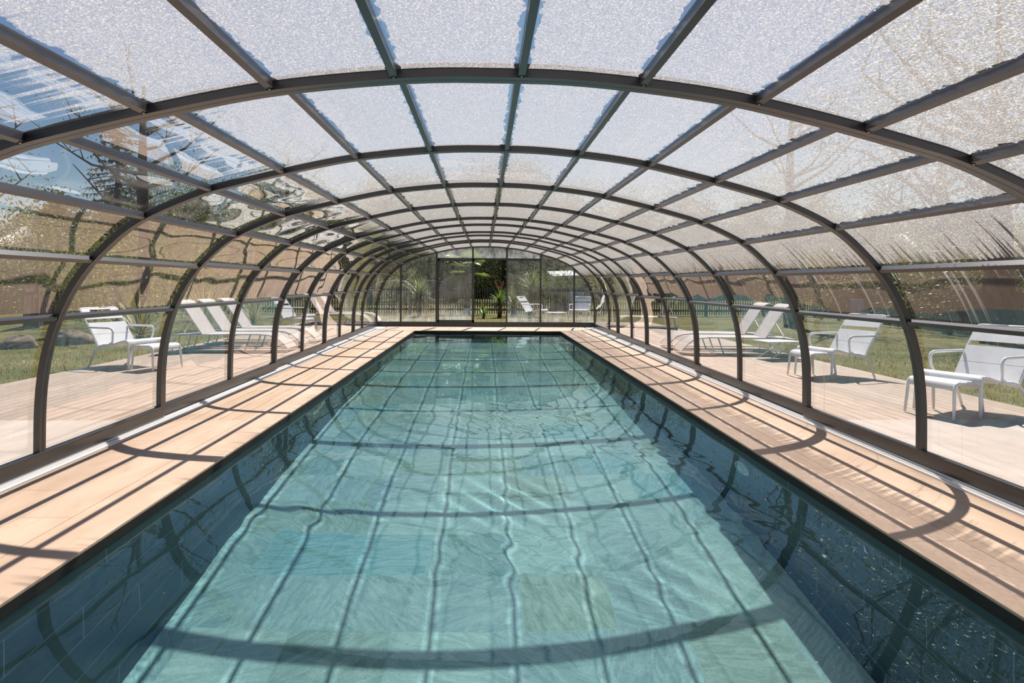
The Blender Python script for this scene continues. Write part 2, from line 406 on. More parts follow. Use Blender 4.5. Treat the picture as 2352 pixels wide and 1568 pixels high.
w.v = [(x, y, z+wave_h(x, y)) for x, y, z in w.v]
o = struct(w, 'pool_water', 'water', smooth=True); o.cycles.is_caustics_caster = True
# underwater lamp in the right wall
t = empty('pool_light', (wx1, 5.12, -.52)); t.rotation_euler = (0, -PI/2, 0)
tag(t, 'round white underwater lamp set in the right pool wall', 'lamp')
MB().lathe([(.0, .0), (.135, .0), (.14, .012), (.125, .026), (.095, .028), (.092, .018), (.0, .018)], 40).build('rim', 'pool_white', t, smooth='auto')
MB().lathe([(.0, .018), (.085, .018), (.07, .030), (.03, .036), (.0, .036)], 32).build('lens', simple('frosted_lens', (.80, .88, .86), .25), t, smooth='auto')

# lawn: ring round the terraces
m = MB(); z = -.03
for a in ((-70, DL, YB, 22.2), (DR, 70, YB, 22.2), (-70, -14, -30, YB), (14, 70, -30, YB), (-70, 70, 22.2, 110), (-70, 70, -30, -6), (DL, TRL-.34, -6, -5.9)):
    x0, x1, y0, y1 = a; m.add([(x0, y0, z), (x1, y0, z), (x1, y1, z), (x0, y1, z)], [(0, 1, 2, 3)])
m.add([(TRL-.34, 20.6, z), (TRR+.34, 20.6, z), (TRR+.34, 22.2, z), (TRL-.34, 22.2, z)], [(0, 1, 2, 3)])
struct(m, 'lawn_ground', 'lawn')
random.seed(11); m = MB()
def blades(x0, x1, y0, y1, n, hh=.06):
    for i in range(n):
        x = random.uniform(x0, x1); y = random.uniform(y0, y1); a = random.uniform(0, PI); h = random.uniform(.4, 1)*hh
        dx, dy = .006*math.cos(a), .006*math.sin(a); lx, ly = random.uniform(-.04, .04), random.uniform(-.04, .04)
        m.add([(x-dx, y-dy, z), (x+dx, y+dy, z), (x+lx, y+ly, z+h)], [(0, 1, 2)])
blades(-9.5, DL-.01, 7, 20, 9000); blades(DR+.01, 9, YB, 14, 6000); blades(-3.5, 4.5, 20.7, 26.5, 8000, .05)
tag(m.build('grass', 'blade'), 'short dry grass of the lawn beside the timber deck', 'grass', kind='stuff')

# ------------------------------------------------------------------ enclosure
HALF = [(0, 2.065), (.36, 2.056), (.85, 2.003), (1.24, 1.925), (1.64, 1.825), (1.90, 1.745), (2.26, 1.575), (2.50, 1.365), (2.63, 1.20), (2.73, 1.01), (2.80, .80), (2.838, .60), (2.855, .37), (2.857, .0)]
def catmull(P, n=10):
    out = []
    for i in range(len(P)-1):
        p1, p2 = Vector(P[i]), Vector(P[i+1])
        p0 = Vector(P[i-1]) if i else Vector((-P[1][0], P[1][1])); p3 = Vector(P[i+2]) if i+2 < len(P) else p2*2-p1
        for j in range(n):
            u = j/n
            out.append(.5*((2*p1)+(p2-p0)*u+(2*p0-5*p1+4*p2-p3)*u*u+(3*p1-p0-3*p2+p3)*u**3))
    return out+[Vector(P[-1])]
H0 = catmull(HALF)
full = [Vector((-p.x, p.y)) for p in H0[::-1]]+H0[1:]
ARC = [0.]
for i in range(1, len(full)): ARC.append(ARC[-1]+(full[i]-full[i-1]).length)
MID = ARC[len(full)//2]; ARC = [a-MID for a in ARC]; SMAX = ARC[-1]
def at_s(s, off=0.):
    """point and outward normal of the section outline at arc length s from the apex"""
    s = max(-SMAX, min(SMAX, s)); lo, hi = 0, len(ARC)-1
    while hi-lo > 1:
        md = (lo+hi)//2
        if ARC[md] <= s: lo = md
        else: hi = md
    u = (s-ARC[lo])/max(1e-9, ARC[hi]-ARC[lo]); p = full[lo].lerp(full[hi], u)
    i0, i1 = max(0, lo-1), min(len(full)-1, hi+1); t = (full[i1]-full[i0]).normalized(); n = Vector((-t.y, t.x))
    if n.y < -1e-6: n = -n
    if abs(t.x) < .02: n = Vector((1. if p.x > 0 else -1., 0))
    n = Vector((-t.y, t.x)) if t.x >= 0 else n
    q = p+n*off
    return Vector((XC+q.x, max(q.y, 0.))), n
# purlin stations: seven a side up to the rail at 0.95 m
NODES = [-3.13, -2.71, -2.285, -1.835, -1.365, -.885, -.412, .082, .56, 1.025, 1.475, 1.925, 2.335, 2.74, 3.134]
DEP, FLW = .045, .062
def arch_mesh(y, off, flw=FLW, lo=.10):
    m = MB(); S = [-SMAX+2*SMAX*i/96 for i in range(97)]
    for s_ in S:
        pi, n = at_s(s_, off); po, _ = at_s(s_, off+DEP)
        if pi.y < lo: pi.y = lo
        if po.y < lo: po.y = lo
        # T section: wide inner flange, narrower web
        pm, _ = at_s(s_, off+.014)
        if pm.y < lo: pm.y = lo
        f = flw/2; wb = flw*.36
        m.v += [(pi.x, y-f, pi.y), (pi.x, y-.003, pi.y), (pi.x, y+.003, pi.y), (pi.x, y+f, pi.y), (pm.x, y+f, pm.y), (pm.x, y+wb, pm.y), (po.x, y+wb, po.y), (po.x, y-wb, po.y), (pm.x, y-wb, pm.y), (pm.x, y-f, pm.y)]
    k_ = 10
    for i in range(len(S)-1):
        for j in range(k_):
            m.f.append((i*k_+j, i*k_+(j+1) % k_, (i+1)*k_+(j+1) % k_, (i+1)*k_+j))
    m.dark = set(range(1, len(m.f), k_))
    m.f += [tuple(range(k_))[::-1], tuple((len(S)-1)*k_+j for j in range(k_))]
    return m
def purlin_mesh(s_, off, y0, y1):
    p, n = at_s(s_, off); t = Vector((n.y, -n.x)); m = MB(); hw = .0135
    a = [p+t*hw+n*.004, p-t*hw+n*.004, p-t*hw+n*DEP, p+t*hw+n*DEP]
    m.add([(q.x, y, q.y) for y in (y0, y1) for q in a], [(0, 1, 2, 3)[::-1], (4, 5, 6, 7), (0, 1, 5, 4), (1, 2, 6, 5), (2, 3, 7, 6), (3, 0, 4, 7)])
    return m, p, n
def pane_mesh(s0, s1, off, y0, y1, ns=8, ny_=3):
    m = MB()
    for i in range(ns+1):
        s_ = s0+(s1-s0)*i/ns; p, n = at_s(s_, off+DEP*.82)
        p.y = max(p.y, .105)
        for j in range(ny_+1):
            y = y0+(y1-y0)*j/ny_; b = len(m.v); m.v.append((p.x, y, p.y)); m.uv[b] = (y, s_); m.uv2[b] = (j/ny_, i/ns)
    for i in range(ns):
        for j in range(ny_):
            a = i*(ny_+1)+j; m.f.append((a, a+1, a+ny_+2, a+ny_+1))
    return m
SECT = [ # offset, arch stations, label
    (-.07, [-.60, 1.02, 2.66], 'nearest glazed enclosure section, arching right over the camera'),
    (0.0, [2.83, 4.46, 6.08], 'second glazed arch section from the camera, with the two near armchairs outside its panes'),
    (.03, [6.17, 7.80, 9.44], 'third glazed arch section from the camera, past the near footstools'),
    (.08, [9.54, 11.03, 12.60], 'fourth glazed arch section, beside the near loungers at mid length'),
    (.125, [12.69, 14.06, 15.58], 'fifth glazed arch section, second last before the end wall'),
    (.165, [15.66, 16.85, 19.08], 'farthest and largest glazed arch section, meeting the end wall'),
]
def pane_s(j):
    return (-SMAX if j == 0 else NODES[j-1]), (SMAX if j == 15 else NODES[j])
for si, (off, ys, lab) in enumerate(SECT):
    t = tag(empty('enclosure_section', (XC, ys[1], 0)), lab, 'pool enclosure', 'telescopic sections of the pool enclosure')
    inv = Matrix.Translation((-XC, -ys[1], 0))
    def loc(m): m.v = [(x-XC, y-ys[1], z) for x, y, z in m.v]; return m
    for i, y in enumerate(ys):
        fw = FLW if not (si == 0 and i == 2) else .085
        am = arch_mesh(y, off, fw); ao = loc(am).build('arch', 'frame', t); ao.data.materials.append(M['frame_dark'])
        for q in am.dark: ao.data.polygons[q].material_index = 1
    for bi in range(2):
        y0, y1 = ys[bi], ys[bi+1]
        for j, s_ in enumerate(NODES):
            m, p, n = purlin_mesh(s_, off, y0+.012, y1-.012)
            pr = loc(m).build('purlin', 'frame', t)
            if si < 2 and not (si == 0 and bi == 0):
                sm = MB(); yy = y1-.05
                q = p+n*.002; tt = Vector((n.y, -n.x))
                sm.tube([(q.x, yy, q.y), (q.x-n.x*.002, yy, q.y-n.y*.002)], .0045, 8)
                loc(sm).build('screw', 'screw', pr)
        for j in range(16):
            s0, s1 = pane_s(j)
            loc(pane_mesh(s0, s1, off, y0, y1)).build('pane', 'pane', t, smooth=True)
    for sx in (-1, 1):
        m = MB(); a = XC+sx*(2.857+off-.006); b = a+sx*.075
        m.box(min(a, b), max(a, b), ys[0]-.035, ys[2]+.035, .024, .105)
        m.box(min(a, a+sx*.02), max(a, a+sx*.02), ys[0]-.035, ys[2]+.035, .105, .118)
        loc(m).build('base_rail', 'frame', t, bevel=.003)

# ------------------------------------------------------------------ end wall
YE = 19.16; OE = SECT[-1][0]
def prof_z(x, off=OE):
    """height of the outline at world x"""
    d = abs(x-XC); best = 0.
    for s_ in range(0, 401):
        p, n = at_s(SMAX*s_/400, off)
        if p.x-XC <= d: best = p.y
    return best
wall = empty('wall_back', (XC, YE, 0)); wall['kind'] = 'structure'
def locw(m): m.v = [(x-XC, y-YE, z) for x, y, z in m.v]; return m
MUL = [-2.33, -1.34, -.33, .625, 1.575, 2.525]; ZT = 1.915
locw(MB().box(XC-2.857-OE, XC+2.857+OE, YE-.03, YE+.03, .01, .15)).build('base_rail', 'frame', wall)
for x in MUL:
    locw(MB().box(x-.022, x+.022, YE-.025, YE+.025, .10, prof_z(x)+.02)).build('mullion', 'frame', wall)
locw(MB().box(MUL[1], MUL[4], YE-.022, YE+.022, ZT-.022, ZT+.022)).build('transom', 'frame', wall)
def flat_pane(x0, x1, z0, z1=None, nm='pane', par=wall, y=YE):
    m = MB(); n = 8
    for i in range(n+1):
        x = x0+(x1-x0)*i/n; zt = z1 if z1 is not None else prof_z(x)+.01
        zt = max(zt, z0+.02)
        for j in range(5):
            zz = z0+(zt-z0)*j/4; b = len(m.v); m.v.append((x, y, zz)); m.uv[b] = (x, zz); m.uv2[b] = (i/n, (zz-z0)/2.)
    for i in range(n):
        for j in range(4):
            a = i*5+j; m.f.append((a, a+5, a+6, a+1))
    return locw(m).build(nm, 'pane_end', par)
flat_pane(XC-2.857-OE+.01, MUL[0], .12); flat_pane(MUL[0], MUL[1], .12)
for a, b in ((1, 2), (2, 3), (3, 4)): flat_pane(MUL[a], MUL[b], ZT+.02)
flat_pane(MUL[3], MUL[4], .12, ZT-.02); flat_pane(MUL[4], MUL[5], .12); flat_pane(MUL[5], XC+2.857+OE-.01, .12)
door = empty('door_1', (XC, YE, 0)); door['kind'] = 'structure'
dx0, dx1 = MUL[1]+.03, MUL[2]+.045
m = MB(); yd = YE-.05
m.box(dx0, dx0+.05, yd-.02, yd+.02, .13, ZT-.005); m.box(dx1-.065, dx1, yd-.02, yd+.02, .13, ZT-.005)
m.box(dx0, dx1, yd-.02, yd+.02, .13, .205); m.box(dx0, dx1, yd-.02, yd+.02, ZT-.075, ZT-.005)
fr = locw(m).build('door_frame', 'frame', door, bevel=.003)
flat_pane(dx0+.045, dx1-.06, .2, ZT-.07, 'door_pane', door, yd)
locw(MB().box(dx1-.045, dx1-.025, yd-.04, yd-.02, .92, 1.08)).build('door_handle', 'handle', door, bevel=.004)
locw(MB().box(MUL[2], MUL[3], YE+.03, YE+.10, .0, .135)).build('door_sill', 'track', door)

# ------------------------------------------------------------------ furniture
def make_armchair():
    r = empty('armchair'); W = .30
    # seat: front lip rolls down, dips to the rear
    path = [(-.375, .335), (-.372, .362), (-.355, .383), (-.325, .392), (-.28, .388), (-.18, .362), (-.05, .327), (.08, .298), (.17, .283)]
    sm = MB()
    sm.sweep(path, -W, W, .016); sm.build('seat', 'white', r, smooth='auto')
    def bk(u): # along the back, u in 0..1
        return (.185+.345*u+.03*u*u, .305+.56*u-.03*u*u)
    b = MB()
    def strip(u0, u1, x0=-W, x1=W, dish=.0):
        b.sweep([bk(u0+(u1-u0)*i/6) for i in range(7)], x0, x1, .014)
    strip(.0, .265); strip(.275, .565)                    # main panel with a slit
    strip(.665, .86)                                       # upper band
    strip(.86, .925, -W, -.17); strip(.86, .925, .17, W); strip(.925, .965, -W+.02, W-.02)   # hand slot
    b.build('backrest', 'white', r, smooth='auto')
    for sx in (-1, 1):
        x = sx*(W+.008)
        pts = [(x, .17, .272)]+[(x, bk(u)[0]+.006, bk(u)[1]-.004) for u in (.0, .25, .5, .75, .9)]
        e = bk(.95); f_ = bk(.965); pts += [(x-sx*.006, e[0]+.003, e[1]-.003), (x-sx*.025, f_[0]+.002, f_[1]-.002), (x-sx*.06, bk(.97)[0], bk(.97)[1]), (0, bk(.97)[0], bk(.97)[1])]
        MB().tube(pts, .012, 8).build('back_frame', 'white', r, smooth=True)
        # side rail under the seat
        MB().tube([(x, y, z_-.006) for y, z_ in path[2:]], .012, 8).build('seat_frame', 'white', r, smooth=True)
        # front leg: curves out of the lip to the ground
        MB().tube([(x, -.34, .378), (x, -.362, .362), (x, -.372, .335), (x+sx*.004, -.385, .2), (x+sx*.012, -.40, .006)], [.016]*4+[.013], 8).build('leg', 'white', r, smooth=True)
        MB().tube([(x, -.10, .325), (x+sx*.004, .06, .318), (x+sx*.008, .16, .295), (x+sx*.012, .22, .235), (x+sx*.018, .33, .006)], [.016]*4+[.013], 8).build('leg', 'white', r, smooth=True)
        c = [(x, -.02, .325), (x+sx*.012, -.10, .36), (x+sx*.03, -.125, .42), (x+sx*.035, -.135, .50), (x+sx*.035, -.115, .54), (x+sx*.035, -.07, .556), (x+sx*.03, .12, .557), (x+sx*.008, .335, .557)]
        MB().tube(c, .015, 8).build('armrest', 'white', r, smooth=True)
    return r
def make_stool():
    r = empty('footstool'); W = .23
    path = [(-.165, .27), (-.163, .295), (-.15, .322), (-.125, .337), (-.09, .341), (0, .335), (.09, .341), (.125, .337), (.15, .322), (.163, .295), (.165, .27)]
    MB().sweep(path, -W, W, .016).build('seat', 'white', r, smooth='auto')
    for sx in (-1, 1):
        for sy in (-1, 1):
            x = sx*(W+.006)
            MB().tube([(x, sy*.02, .328), (x, sy*.125, .33), (x, sy*.153, .313), (x, sy*.165, .28), (x+sx*.006, sy*.175, .16), (x+sx*.014, sy*.19, .006)], [.015]*5+[.012], 8).build('leg', 'white', r, smooth=True)
    return r
def make_table():
    r = empty('folding_table')
    MB().box(-.30, .30, -.25, .25, .285, .303).build('tabletop', 'white', r, bevel=.006)
    for sy in (-1, 1):
        y = sy*.20
        MB().tube([(-.24, y, .284), (.24, y, .01)], .010, 8).build('leg', 'white', r, smooth=True)
        MB().tube([(.24, y-.025*sy, .284), (-.24, y-.025*sy, .01)], .010, 8).build('leg', 'white', r, smooth=True)
    return r
def make_lounger():
    """head towards -x, foot towards +x"""
    r = empty('sun_lounger'); W = .31
    prof = [(-1.05, .285), (-.5, .30), (.0, .305), (.45, .305), (.62, .292), (.74, .25), (.84, .17), (.93, .06)]
    def rib(pts, th, w0, w1):
        m = MB(); m.sweep(pts, w0, w1, th)
        m.v = [(y, x, z_) for x, y, z_ in m.v]; m.f = [f[::-1] for f in m.f]; return m
    dense = []
    for i in range(len(prof)-1):
        for j in range(4):
            u = j/4; dense.append((prof[i][0]+(prof[i+1][0]-prof[i][0])*u, prof[i][1]+(prof[i+1][1]-prof[i][1])*u))
    dense.append(prof[-1])
    rib(prof, .008, -W, W).build('seat', 'sling', r, smooth='auto')
    bp = [(-.52, .305), (-.66, .52), (-.80, .74), (-.86, .82), (-.92, .865), (-1.0, .885)]
    rib(bp, .008, -W, W).build('backrest', 'sling', r, smooth='auto')
    for sy in (-1, 1):
        y = sy*(W+.008)
        MB().tube([(x, y, z_) for x, z_ in prof], .011, 8).build('seat_frame', 'white', r, smooth=True)
        MB().tube([(x, y, z_) for x, z_ in bp], .011, 8).build('back_frame', 'white', r, smooth=True)
        MB().tube([(-.95, y, .285), (-.98, y, .15), (-1.02, y, .012)], .012, 8).build('leg', 'white', r, smooth=True)
        MB().tube([(.3, y, .30), (.25, y, .15), (.2, y, .012)], .012, 8).build('leg', 'white', r, smooth=True)
        MB().tube([(-1.1, y, .016), (.93, y, .016)], .012, 8).build('skid', 'white', r, smooth=True)
    MB().tube([(-.80, -W, .735), (-.95, 0, .30), (-.80, W, .735)], .009, 6).build('back_stay', 'white', r, smooth=True)
    return r
ch = make_armchair(); st = make_stool(); tb = make_table(); lg = make_lounger()
used = set()
def place(src, x, y, face, label, cat, group, z_=0.):
    o = src if src.name not in used else copy_tree(src)
    used.add(src.name)
    o.location = (x, y, z_); o.rotation_euler = (0, 0, face)
    return tag(o, label, cat, group)
def face(dx, dy): return math.atan2(dy, dx)+PI/2        # local -Y towards (dx,dy)
G = 'white metal low armchairs round the pool'
place(ch, -5.13, 10.02, face(.93, -.36), 'white metal low armchair outside the left panes, at the edge of the grass', 'armchair', G)
place(ch, 4.74, 9.02, face(-.93, -.30), 'white metal low armchair outside the right panes, second from the camera', 'armchair', G)
place(ch, 4.73, 6.42, face(-.93, -.36), 'nearest white metal low armchair, cut by the right picture edge', 'armchair', G)
place(ch, 1.72, 23.4, face(.86, -.51), 'white armchair beyond the end wall, left of the little folding table, facing right', 'armchair', G, -.03)
place(ch, 3.30, 23.5, face(-.30, -.95), 'white armchair beyond the end wall, right of the little folding table', 'armchair', G, -.03)
place(ch, -4.85, 17.85, face(.95, -.3), 'white armchair far along the left deck, behind the row of loungers', 'armchair', G)
G = 'white metal footstools by the armchairs'
place(st, -4.53, 9.66, face(.93, -.36), 'white curved footstool in front of the armchair on the left deck', 'footstool', G)
place(st, 4.345, 8.90, face(-1, -.12), 'white curved footstool outside the right panes, second from the camera', 'footstool', G)
place(st, 4.33, 6.27, face(-.95, -.30), 'nearest white curved footstool, on the right by the cut-off armchair', 'footstool', G)
place(st, -4.45, 17.0, face(.95, -.3), 'small white footstool far along the left deck, behind the loungers', 'footstool', G)
G = 'low white folding tables'
place(tb, 4.86, 11.15, .15, 'low white folding table with crossed legs beside the right loungers', 'side table', G)
place(tb, 2.42, 23.1, .2, 'low white folding table between two armchairs beyond the end wall', 'side table', G, -.03)
G = 'taupe sling sun loungers on the deck'
place(lg, -4.35, 12.30, .02, 'nearest taupe sling lounger on the left deck', 'sun lounger', G)
place(lg, -4.35, 13.20, .02, 'middle taupe sling lounger of the left row of three', 'sun lounger', G)
place(lg, -4.30, 14.10, .02, 'farthest taupe sling lounger of the left row of three', 'sun lounger', G)
place(lg, -4.25, 20.3, .0, 'taupe sling lounger by the far left corner of the enclosure, nearer of its pair', 'sun lounger', G)
place(lg, -4.15, 21.3, .0, 'taupe sling lounger by the far left corner, farther of its pair', 'sun lounger', G)
place(lg, 4.38, 12.0, PI-.06, 'taupe sling lounger on the right deck, nearest of three', 'sun lounger', G)
place(lg, 4.38, 12.95, PI-.06, 'taupe sling lounger on the right deck, in the middle of three', 'sun lounger', G)
place(lg, 4.5, 19.6, PI-.3, 'taupe sling lounger on the far right deck, farthest of the right three', 'sun lounger', G)

# ------------------------------------------------------------------ garden
def fence(name, p0, p1, label, top=1.28, pitch=.125, pick_w=.05, bot=.05, rails=(.22, 1.0), zb=-.03):
    p0, p1 = Vector(p0), Vector(p1); d = p1-p0; L = d.length; a = math.atan2(d.y, d.x)
    r = empty(name, (p0.x, p0.y, zb), a); tag(r, label, 'fence', 'picket fences round the garden')
    m = MB(); n = int(L/pitch); random.seed(int(L*10))
    for i in range(n):
        x = i*pitch; h = top+random.uniform(-.03, .03)
        m.box(x, x+pick_w, -.012, .012, bot, h)
        m.add([(x, -.012, h), (x+pick_w, -.012, h), (x+pick_w/2, -.012, h+.04), (x, .012, h), (x+pick_w, .012, h), (x+pick_w/2, .012, h+.04)], [(0, 1, 2), (5, 4, 3), (0, 2, 5, 3), (1, 4, 5, 2)])
    m.build('picket_panel', 'picket', r)
    for z_ in rails: MB().box(0, L, .012, .05, z_-.04, z_+.04).build('rail', 'fence_rail', r)
    for i in range(int(L/2.4)+1):
        MB().box(i*2.4-.045, i*2.4+.045, .05, .14, -.05, top-.04).build('post', 'fence_rail', r)
    return r
fence('picket_fence', (-15, 27.6), (14, 27.3), 'dark weathered picket fence behind the end wall and the spiky plants', 1.10, .098, .042)
fence('picket_fence', (13.2, 27.0), (10.6, 4.0), 'close-set picket fence beyond the right lawn', 1.12, .125, .075)
fence('picket_fence', (-15.2, 27.4), (-11.5, 17.5), 'picket fence running beside the left lawn towards the back', 1.15, .11, .045)

def board(name, x, y, z_, w_, h_, rz, mat, label):
    o = MB().box(-w_/2, w_/2, -.015, .015, 0, h_).build(name, mat, None, bevel=.004); o.location = (x, y, z_); o.rotation_euler = (0, 0, rz)
    tag(o, label, 'board'); return o
b_ = board('notice_board', 3.70, 27.25, .52, .55, .40, 0, 'panel_blue', 'pale blue board fixed to the back fence behind the right armchair')
b_ = board('notice_board', 12.2, 21.9, .25, .7, .55, -PI/2+.11, 'panel_deep', 'deep blue board standing against the right picket fence')
MB().box(-.03, .03, -.03, .03, -.1, .3).build('post', 'fence_rail', b_)

def rock(name, x, y, sx, sy, sz, seed, label):
    random.seed(seed); m = MB(); n, k_ = 18, 10
    ph = [random.uniform(0, 6.28) for _ in range(6)]
    for i in range(k_+1):
        th = PI*i/k_
        for j in range(n):
            a = 2*PI*j/n
            q = 1+.10*math.sin(3*a+ph[0])*math.sin(th)+.08*math.sin(2*th*2+ph[1]+a*2)+.05*math.sin(5*a+ph[2]+3*th)
            m.v.append((sx*q*math.sin(th)*math.cos(a), sy*q*math.sin(th)*math.sin(a), max(-.06, sz*(.75*q*math.cos(th)+.2))))
    for i in range(k_):
        for j in range(n): m.f.append((i*n+j, (i+1)*n+j, (i+1)*n+(j+1) % n, i*n+(j+1) % n))
    o = m.build(name, 'stone', None, smooth=True); o.location = (x, y, -.03); tag(o, label, 'rock', 'boulders on the left lawn'); return o
rock('boulder', -8.55, 12.9, .30, .26, .24, 1, 'rounded boulder on the left lawn, nearest the picture edge')
rock('boulder', -8.15, 13.8, .42, .34, .27, 2, 'boulder on the left lawn behind the back of the left armchair')
rock('boulder', -7.45, 14.3, .34, .26, .20, 5, 'small boulder on the left lawn right of the other two')

def sword_plant(name, x, y, h_trunk, n, L, wd, label, mat='sword', skirt=0, seed=0, flower=False, zb=-.03, tr=.07):
    random.seed(seed); r = empty(name, (x, y, zb)); tag(r, label, 'plant', 'spiky garden plants')
    if h_trunk > .08:
        MB().tube([(0, 0, 0), (.02, .01, h_trunk*.5), (0, 0, h_trunk)], [tr*1.25, tr, tr*.8], 10).build('trunk', 'trunk', r, smooth=True)
    def rosette(m, n_, Lf, e0, e1, droop):
        for i in range(n_):
            a = random.uniform(0, 2*PI); el = math.radians(random.uniform(e0, e1)); l = Lf*random.uniform(.7, 1.1); segs = 6
            d = Vector((math.cos(a), math.sin(a), 0)); s_ = Vector((-math.sin(a), math.cos(a), 0)); p = Vector((0, 0, h_trunk)); e = el; vs = []
            for q in range(segs+1):
                ww = wd*(.5+.5*math.sin(PI*min(1, .2+.8*q/segs)))*(1-(q/segs)**3)
                vs += [p-s_*ww, p+s_*ww]
                e -= droop*(q/segs)*random.uniform(.7, 1.2); p = p+(d*math.cos(e)+Vector((0, 0, math.sin(e))))*l/segs
            m.add(vs, [(2*q, 2*q+1, 2*q+3, 2*q+2) for q in range(segs)])
    m = MB(); rosette(m, n, L, -5, 85, .16); m.build('foliage', mat, r)
    if skirt:
        m = MB(); rosette(m, skirt, L*.8, -75, -20, .2); m.build('dry_skirt', 'dead', r)
    if flower:
        for dx in (-.06, .05):
            m = MB(); hh = h_trunk+L*.75
            for q in range(26):
                u = q/26; a = q*2.4; rr = .05*(1-u)+.01
                c = Vector((dx*(1+2*u)+rr*.7*math.cos(a), rr*.7*math.sin(a), hh+u*.26))
                m.tube([c, c+Vector((.02*math.cos(a), .02*math.sin(a), .05))], [.011, .003], 5)
            m.build('flower_spike', 'flower', r)
    return r
sword_plant('spiky_palm', -2.45, 25.9, .74, 150, .98, .017, 'spiky palm with a skirt of dry leaves, left of the sliding door', 'sword', 90, 1)
sword_plant('spiky_palm', .56, 25.4, .58, 95, .66, .017, 'spiky plant with orange flower spikes seen through the open doorway', 'sword_green', 50, 2, True)
sword_plant('yucca', -.02, 24.7, .10, 60, .54, .014, 'small yellow-green yucca low in the open doorway', 'sword_green', 0, 3)
sword_plant('spiky_palm', 1.86, 26.3, .98, 200, 1.05, .016, 'tall bushy spiky palm behind the left armchair of the end pair', 'sword', 110, 4)
sword_plant('spiky_palm', 1.12, 26.2, .45, 130, .85, .015, 'lower arching spiky plant between the doorway and the tall spiky palm', 'sword', 60, 5)
sword_plant('ornamental_grass', -7.0, 17.4, .05, 260, 1.5, .008, 'straw-coloured ornamental grass clump behind the left loungers', 'straw', 0, 6)
sword_plant('ornamental_grass', -7.7, 15.6, .05, 220, 1.3, .008, 'straw-coloured ornamental grass clump behind the left armchair', 'straw', 0, 7)
sword_plant('ornamental_grass', -6.6, 19.8, .05, 200, 1.3, .008, 'straw-coloured ornamental grass clump by the far end of the left deck', 'straw', 0, 17)

# fan palm left of the doorway
r = empty('fan_palm', (-.75, 28.6, -.03)); tag(r, 'fan palm with bright fronds behind the fence, left in the open doorway', 'palm')
MB().tube([(0, 0, 0), (.03, 0, 1.1), (0, 0, 1.9)], [.13, .11, .10], 10).build('trunk', 'trunk', r, smooth=True)
random.seed(8)
for i in range(16):
    a = 2*PI*i/16+random.uniform(-.2, .2); el = random.uniform(-.35, 1.0); d = Vector((math.cos(a)*math.cos(el), math.sin(a)*math.cos(el), math.sin(el)))
    base = Vector((0, 0, 1.9)); hub = base+d*random.uniform(.6, .85); m = MB(); m.tube([base, (base+hub)/2+Vector((0, 0, .04)), hub], .010, 5)
    sd = d.cross(Vector((0, 0, 1))).normalized(); upv = sd.cross(d).normalized()
    for j in range(20):
        b = (j/19-.5)*3.6; dd = (d*math.cos(b)+sd*math.sin(b)).normalized(); l = random.uniform(.42, .55); wv = dd.cross(upv).normalized()*.02
        p1 = hub+dd*l*.6; p2 = hub+dd*l-Vector((0, 0, .06))
        m.add([hub, p1-wv, p2, p1+wv], [(0, 1, 2, 3)])
    m.build('frond', 'sword_green', r)

# --- broadleaf trees: one crown mesh of leaf blades per kind, reused
def crown_mesh(seed, n_clump, n_leaf, rad, hgt, leaf, spread=.55):
    random.seed(seed); m = MB()
    for c in range(n_clump):
        while True:
            p = Vector((random.uniform(-1, 1), random.uniform(-1, 1), random.uniform(-1, 1)))
            if .25 < p.length < 1: break
        cp = Vector((p.x*rad, p.y*rad, p.z*hgt))
        for i in range(n_leaf):
            q = cp+Vector((random.gauss(0, 1), random.gauss(0, 1), random.gauss(0, .7)))*spread*rad*.32
            a = Vector((random.gauss(0, 1), random.gauss(0, 1), random.gauss(0, 1))).normalized()
            b = a.orthogonal().normalized(); l = leaf*random.uniform(.6, 1.2); ww = l*.42
            m.add([q, q+a*l*.5+b*ww*.5, q+a*l, q+a*l*.5-b*ww*.5], [(0, 1, 2, 3)])
    return m
def branch_mesh(seed, h, r0, crown_z, rad, n=14):
    random.seed(seed); m = MB()
    m.tube([(0, 0, -.1), (.05, .03, h*.35), (-.03, .05, h*.7), (.02, 0, h)], [r0*1.3, r0, r0*.75, r0*.35], 10)
    for i in range(n):
        z0 = random.uniform(h*.35, h*.92); a = random.uniform(0, 2*PI); l = rad*random.uniform(.5, 1.0)
        p0 = Vector((0, 0, z0)); p2 = p0+Vector((math.cos(a)*l, math.sin(a)*l, l*random.uniform(.35, .9))); p1 = (p0+p2)/2+Vector((0, 0, -.12*l))
        m.tube([p0, p1, p2], [r0*.38, r0*.22, r0*.06], 6)
        for k_ in range(4):
            b = p1.lerp(p2, random.uniform(.1, 1)); e = b+Vector((random.gauss(0, .35), random.gauss(0, .35), random.uniform(.0, .5)))*l*.6
            m.tube([b, (b+e)/2+Vector((0, 0, .03)), e], [r0*.12, r0*.07, r0*.03], 4)
    return m
crowns = {}
def tree(x, y, h, rad, kind, label, seed, trunk_h=None, r0=.14, bark='trunk', group='trees and shrubs round the garden', dense=1., leaf=.17, cat='tree', name='tree', cz=None):
    r = empty(name, (x, y, -.03)); tag(r, label, cat, group)
    th = trunk_h if trunk_h else h*.75
    branch_mesh(seed, th, r0, 0, rad).build('trunk', bark, r, smooth=True)
    hz = (h-(cz if cz is not None else h*.32))/2
    o = crown_mesh(seed+100, int(60*dense), int(44*dense), rad, hz, leaf).build('crown', kind, r)
    o.location = (0, 0, h-hz)
    return r
def shrub(x, y, h, rad, kind, label, seed, dense=1., leaf=.12):
    return tree(x, y, h, rad, kind, label, seed, h*.6, .05, 'trunk', dense=dense, leaf=leaf, cat='shrub', name='shrub', cz=.1)
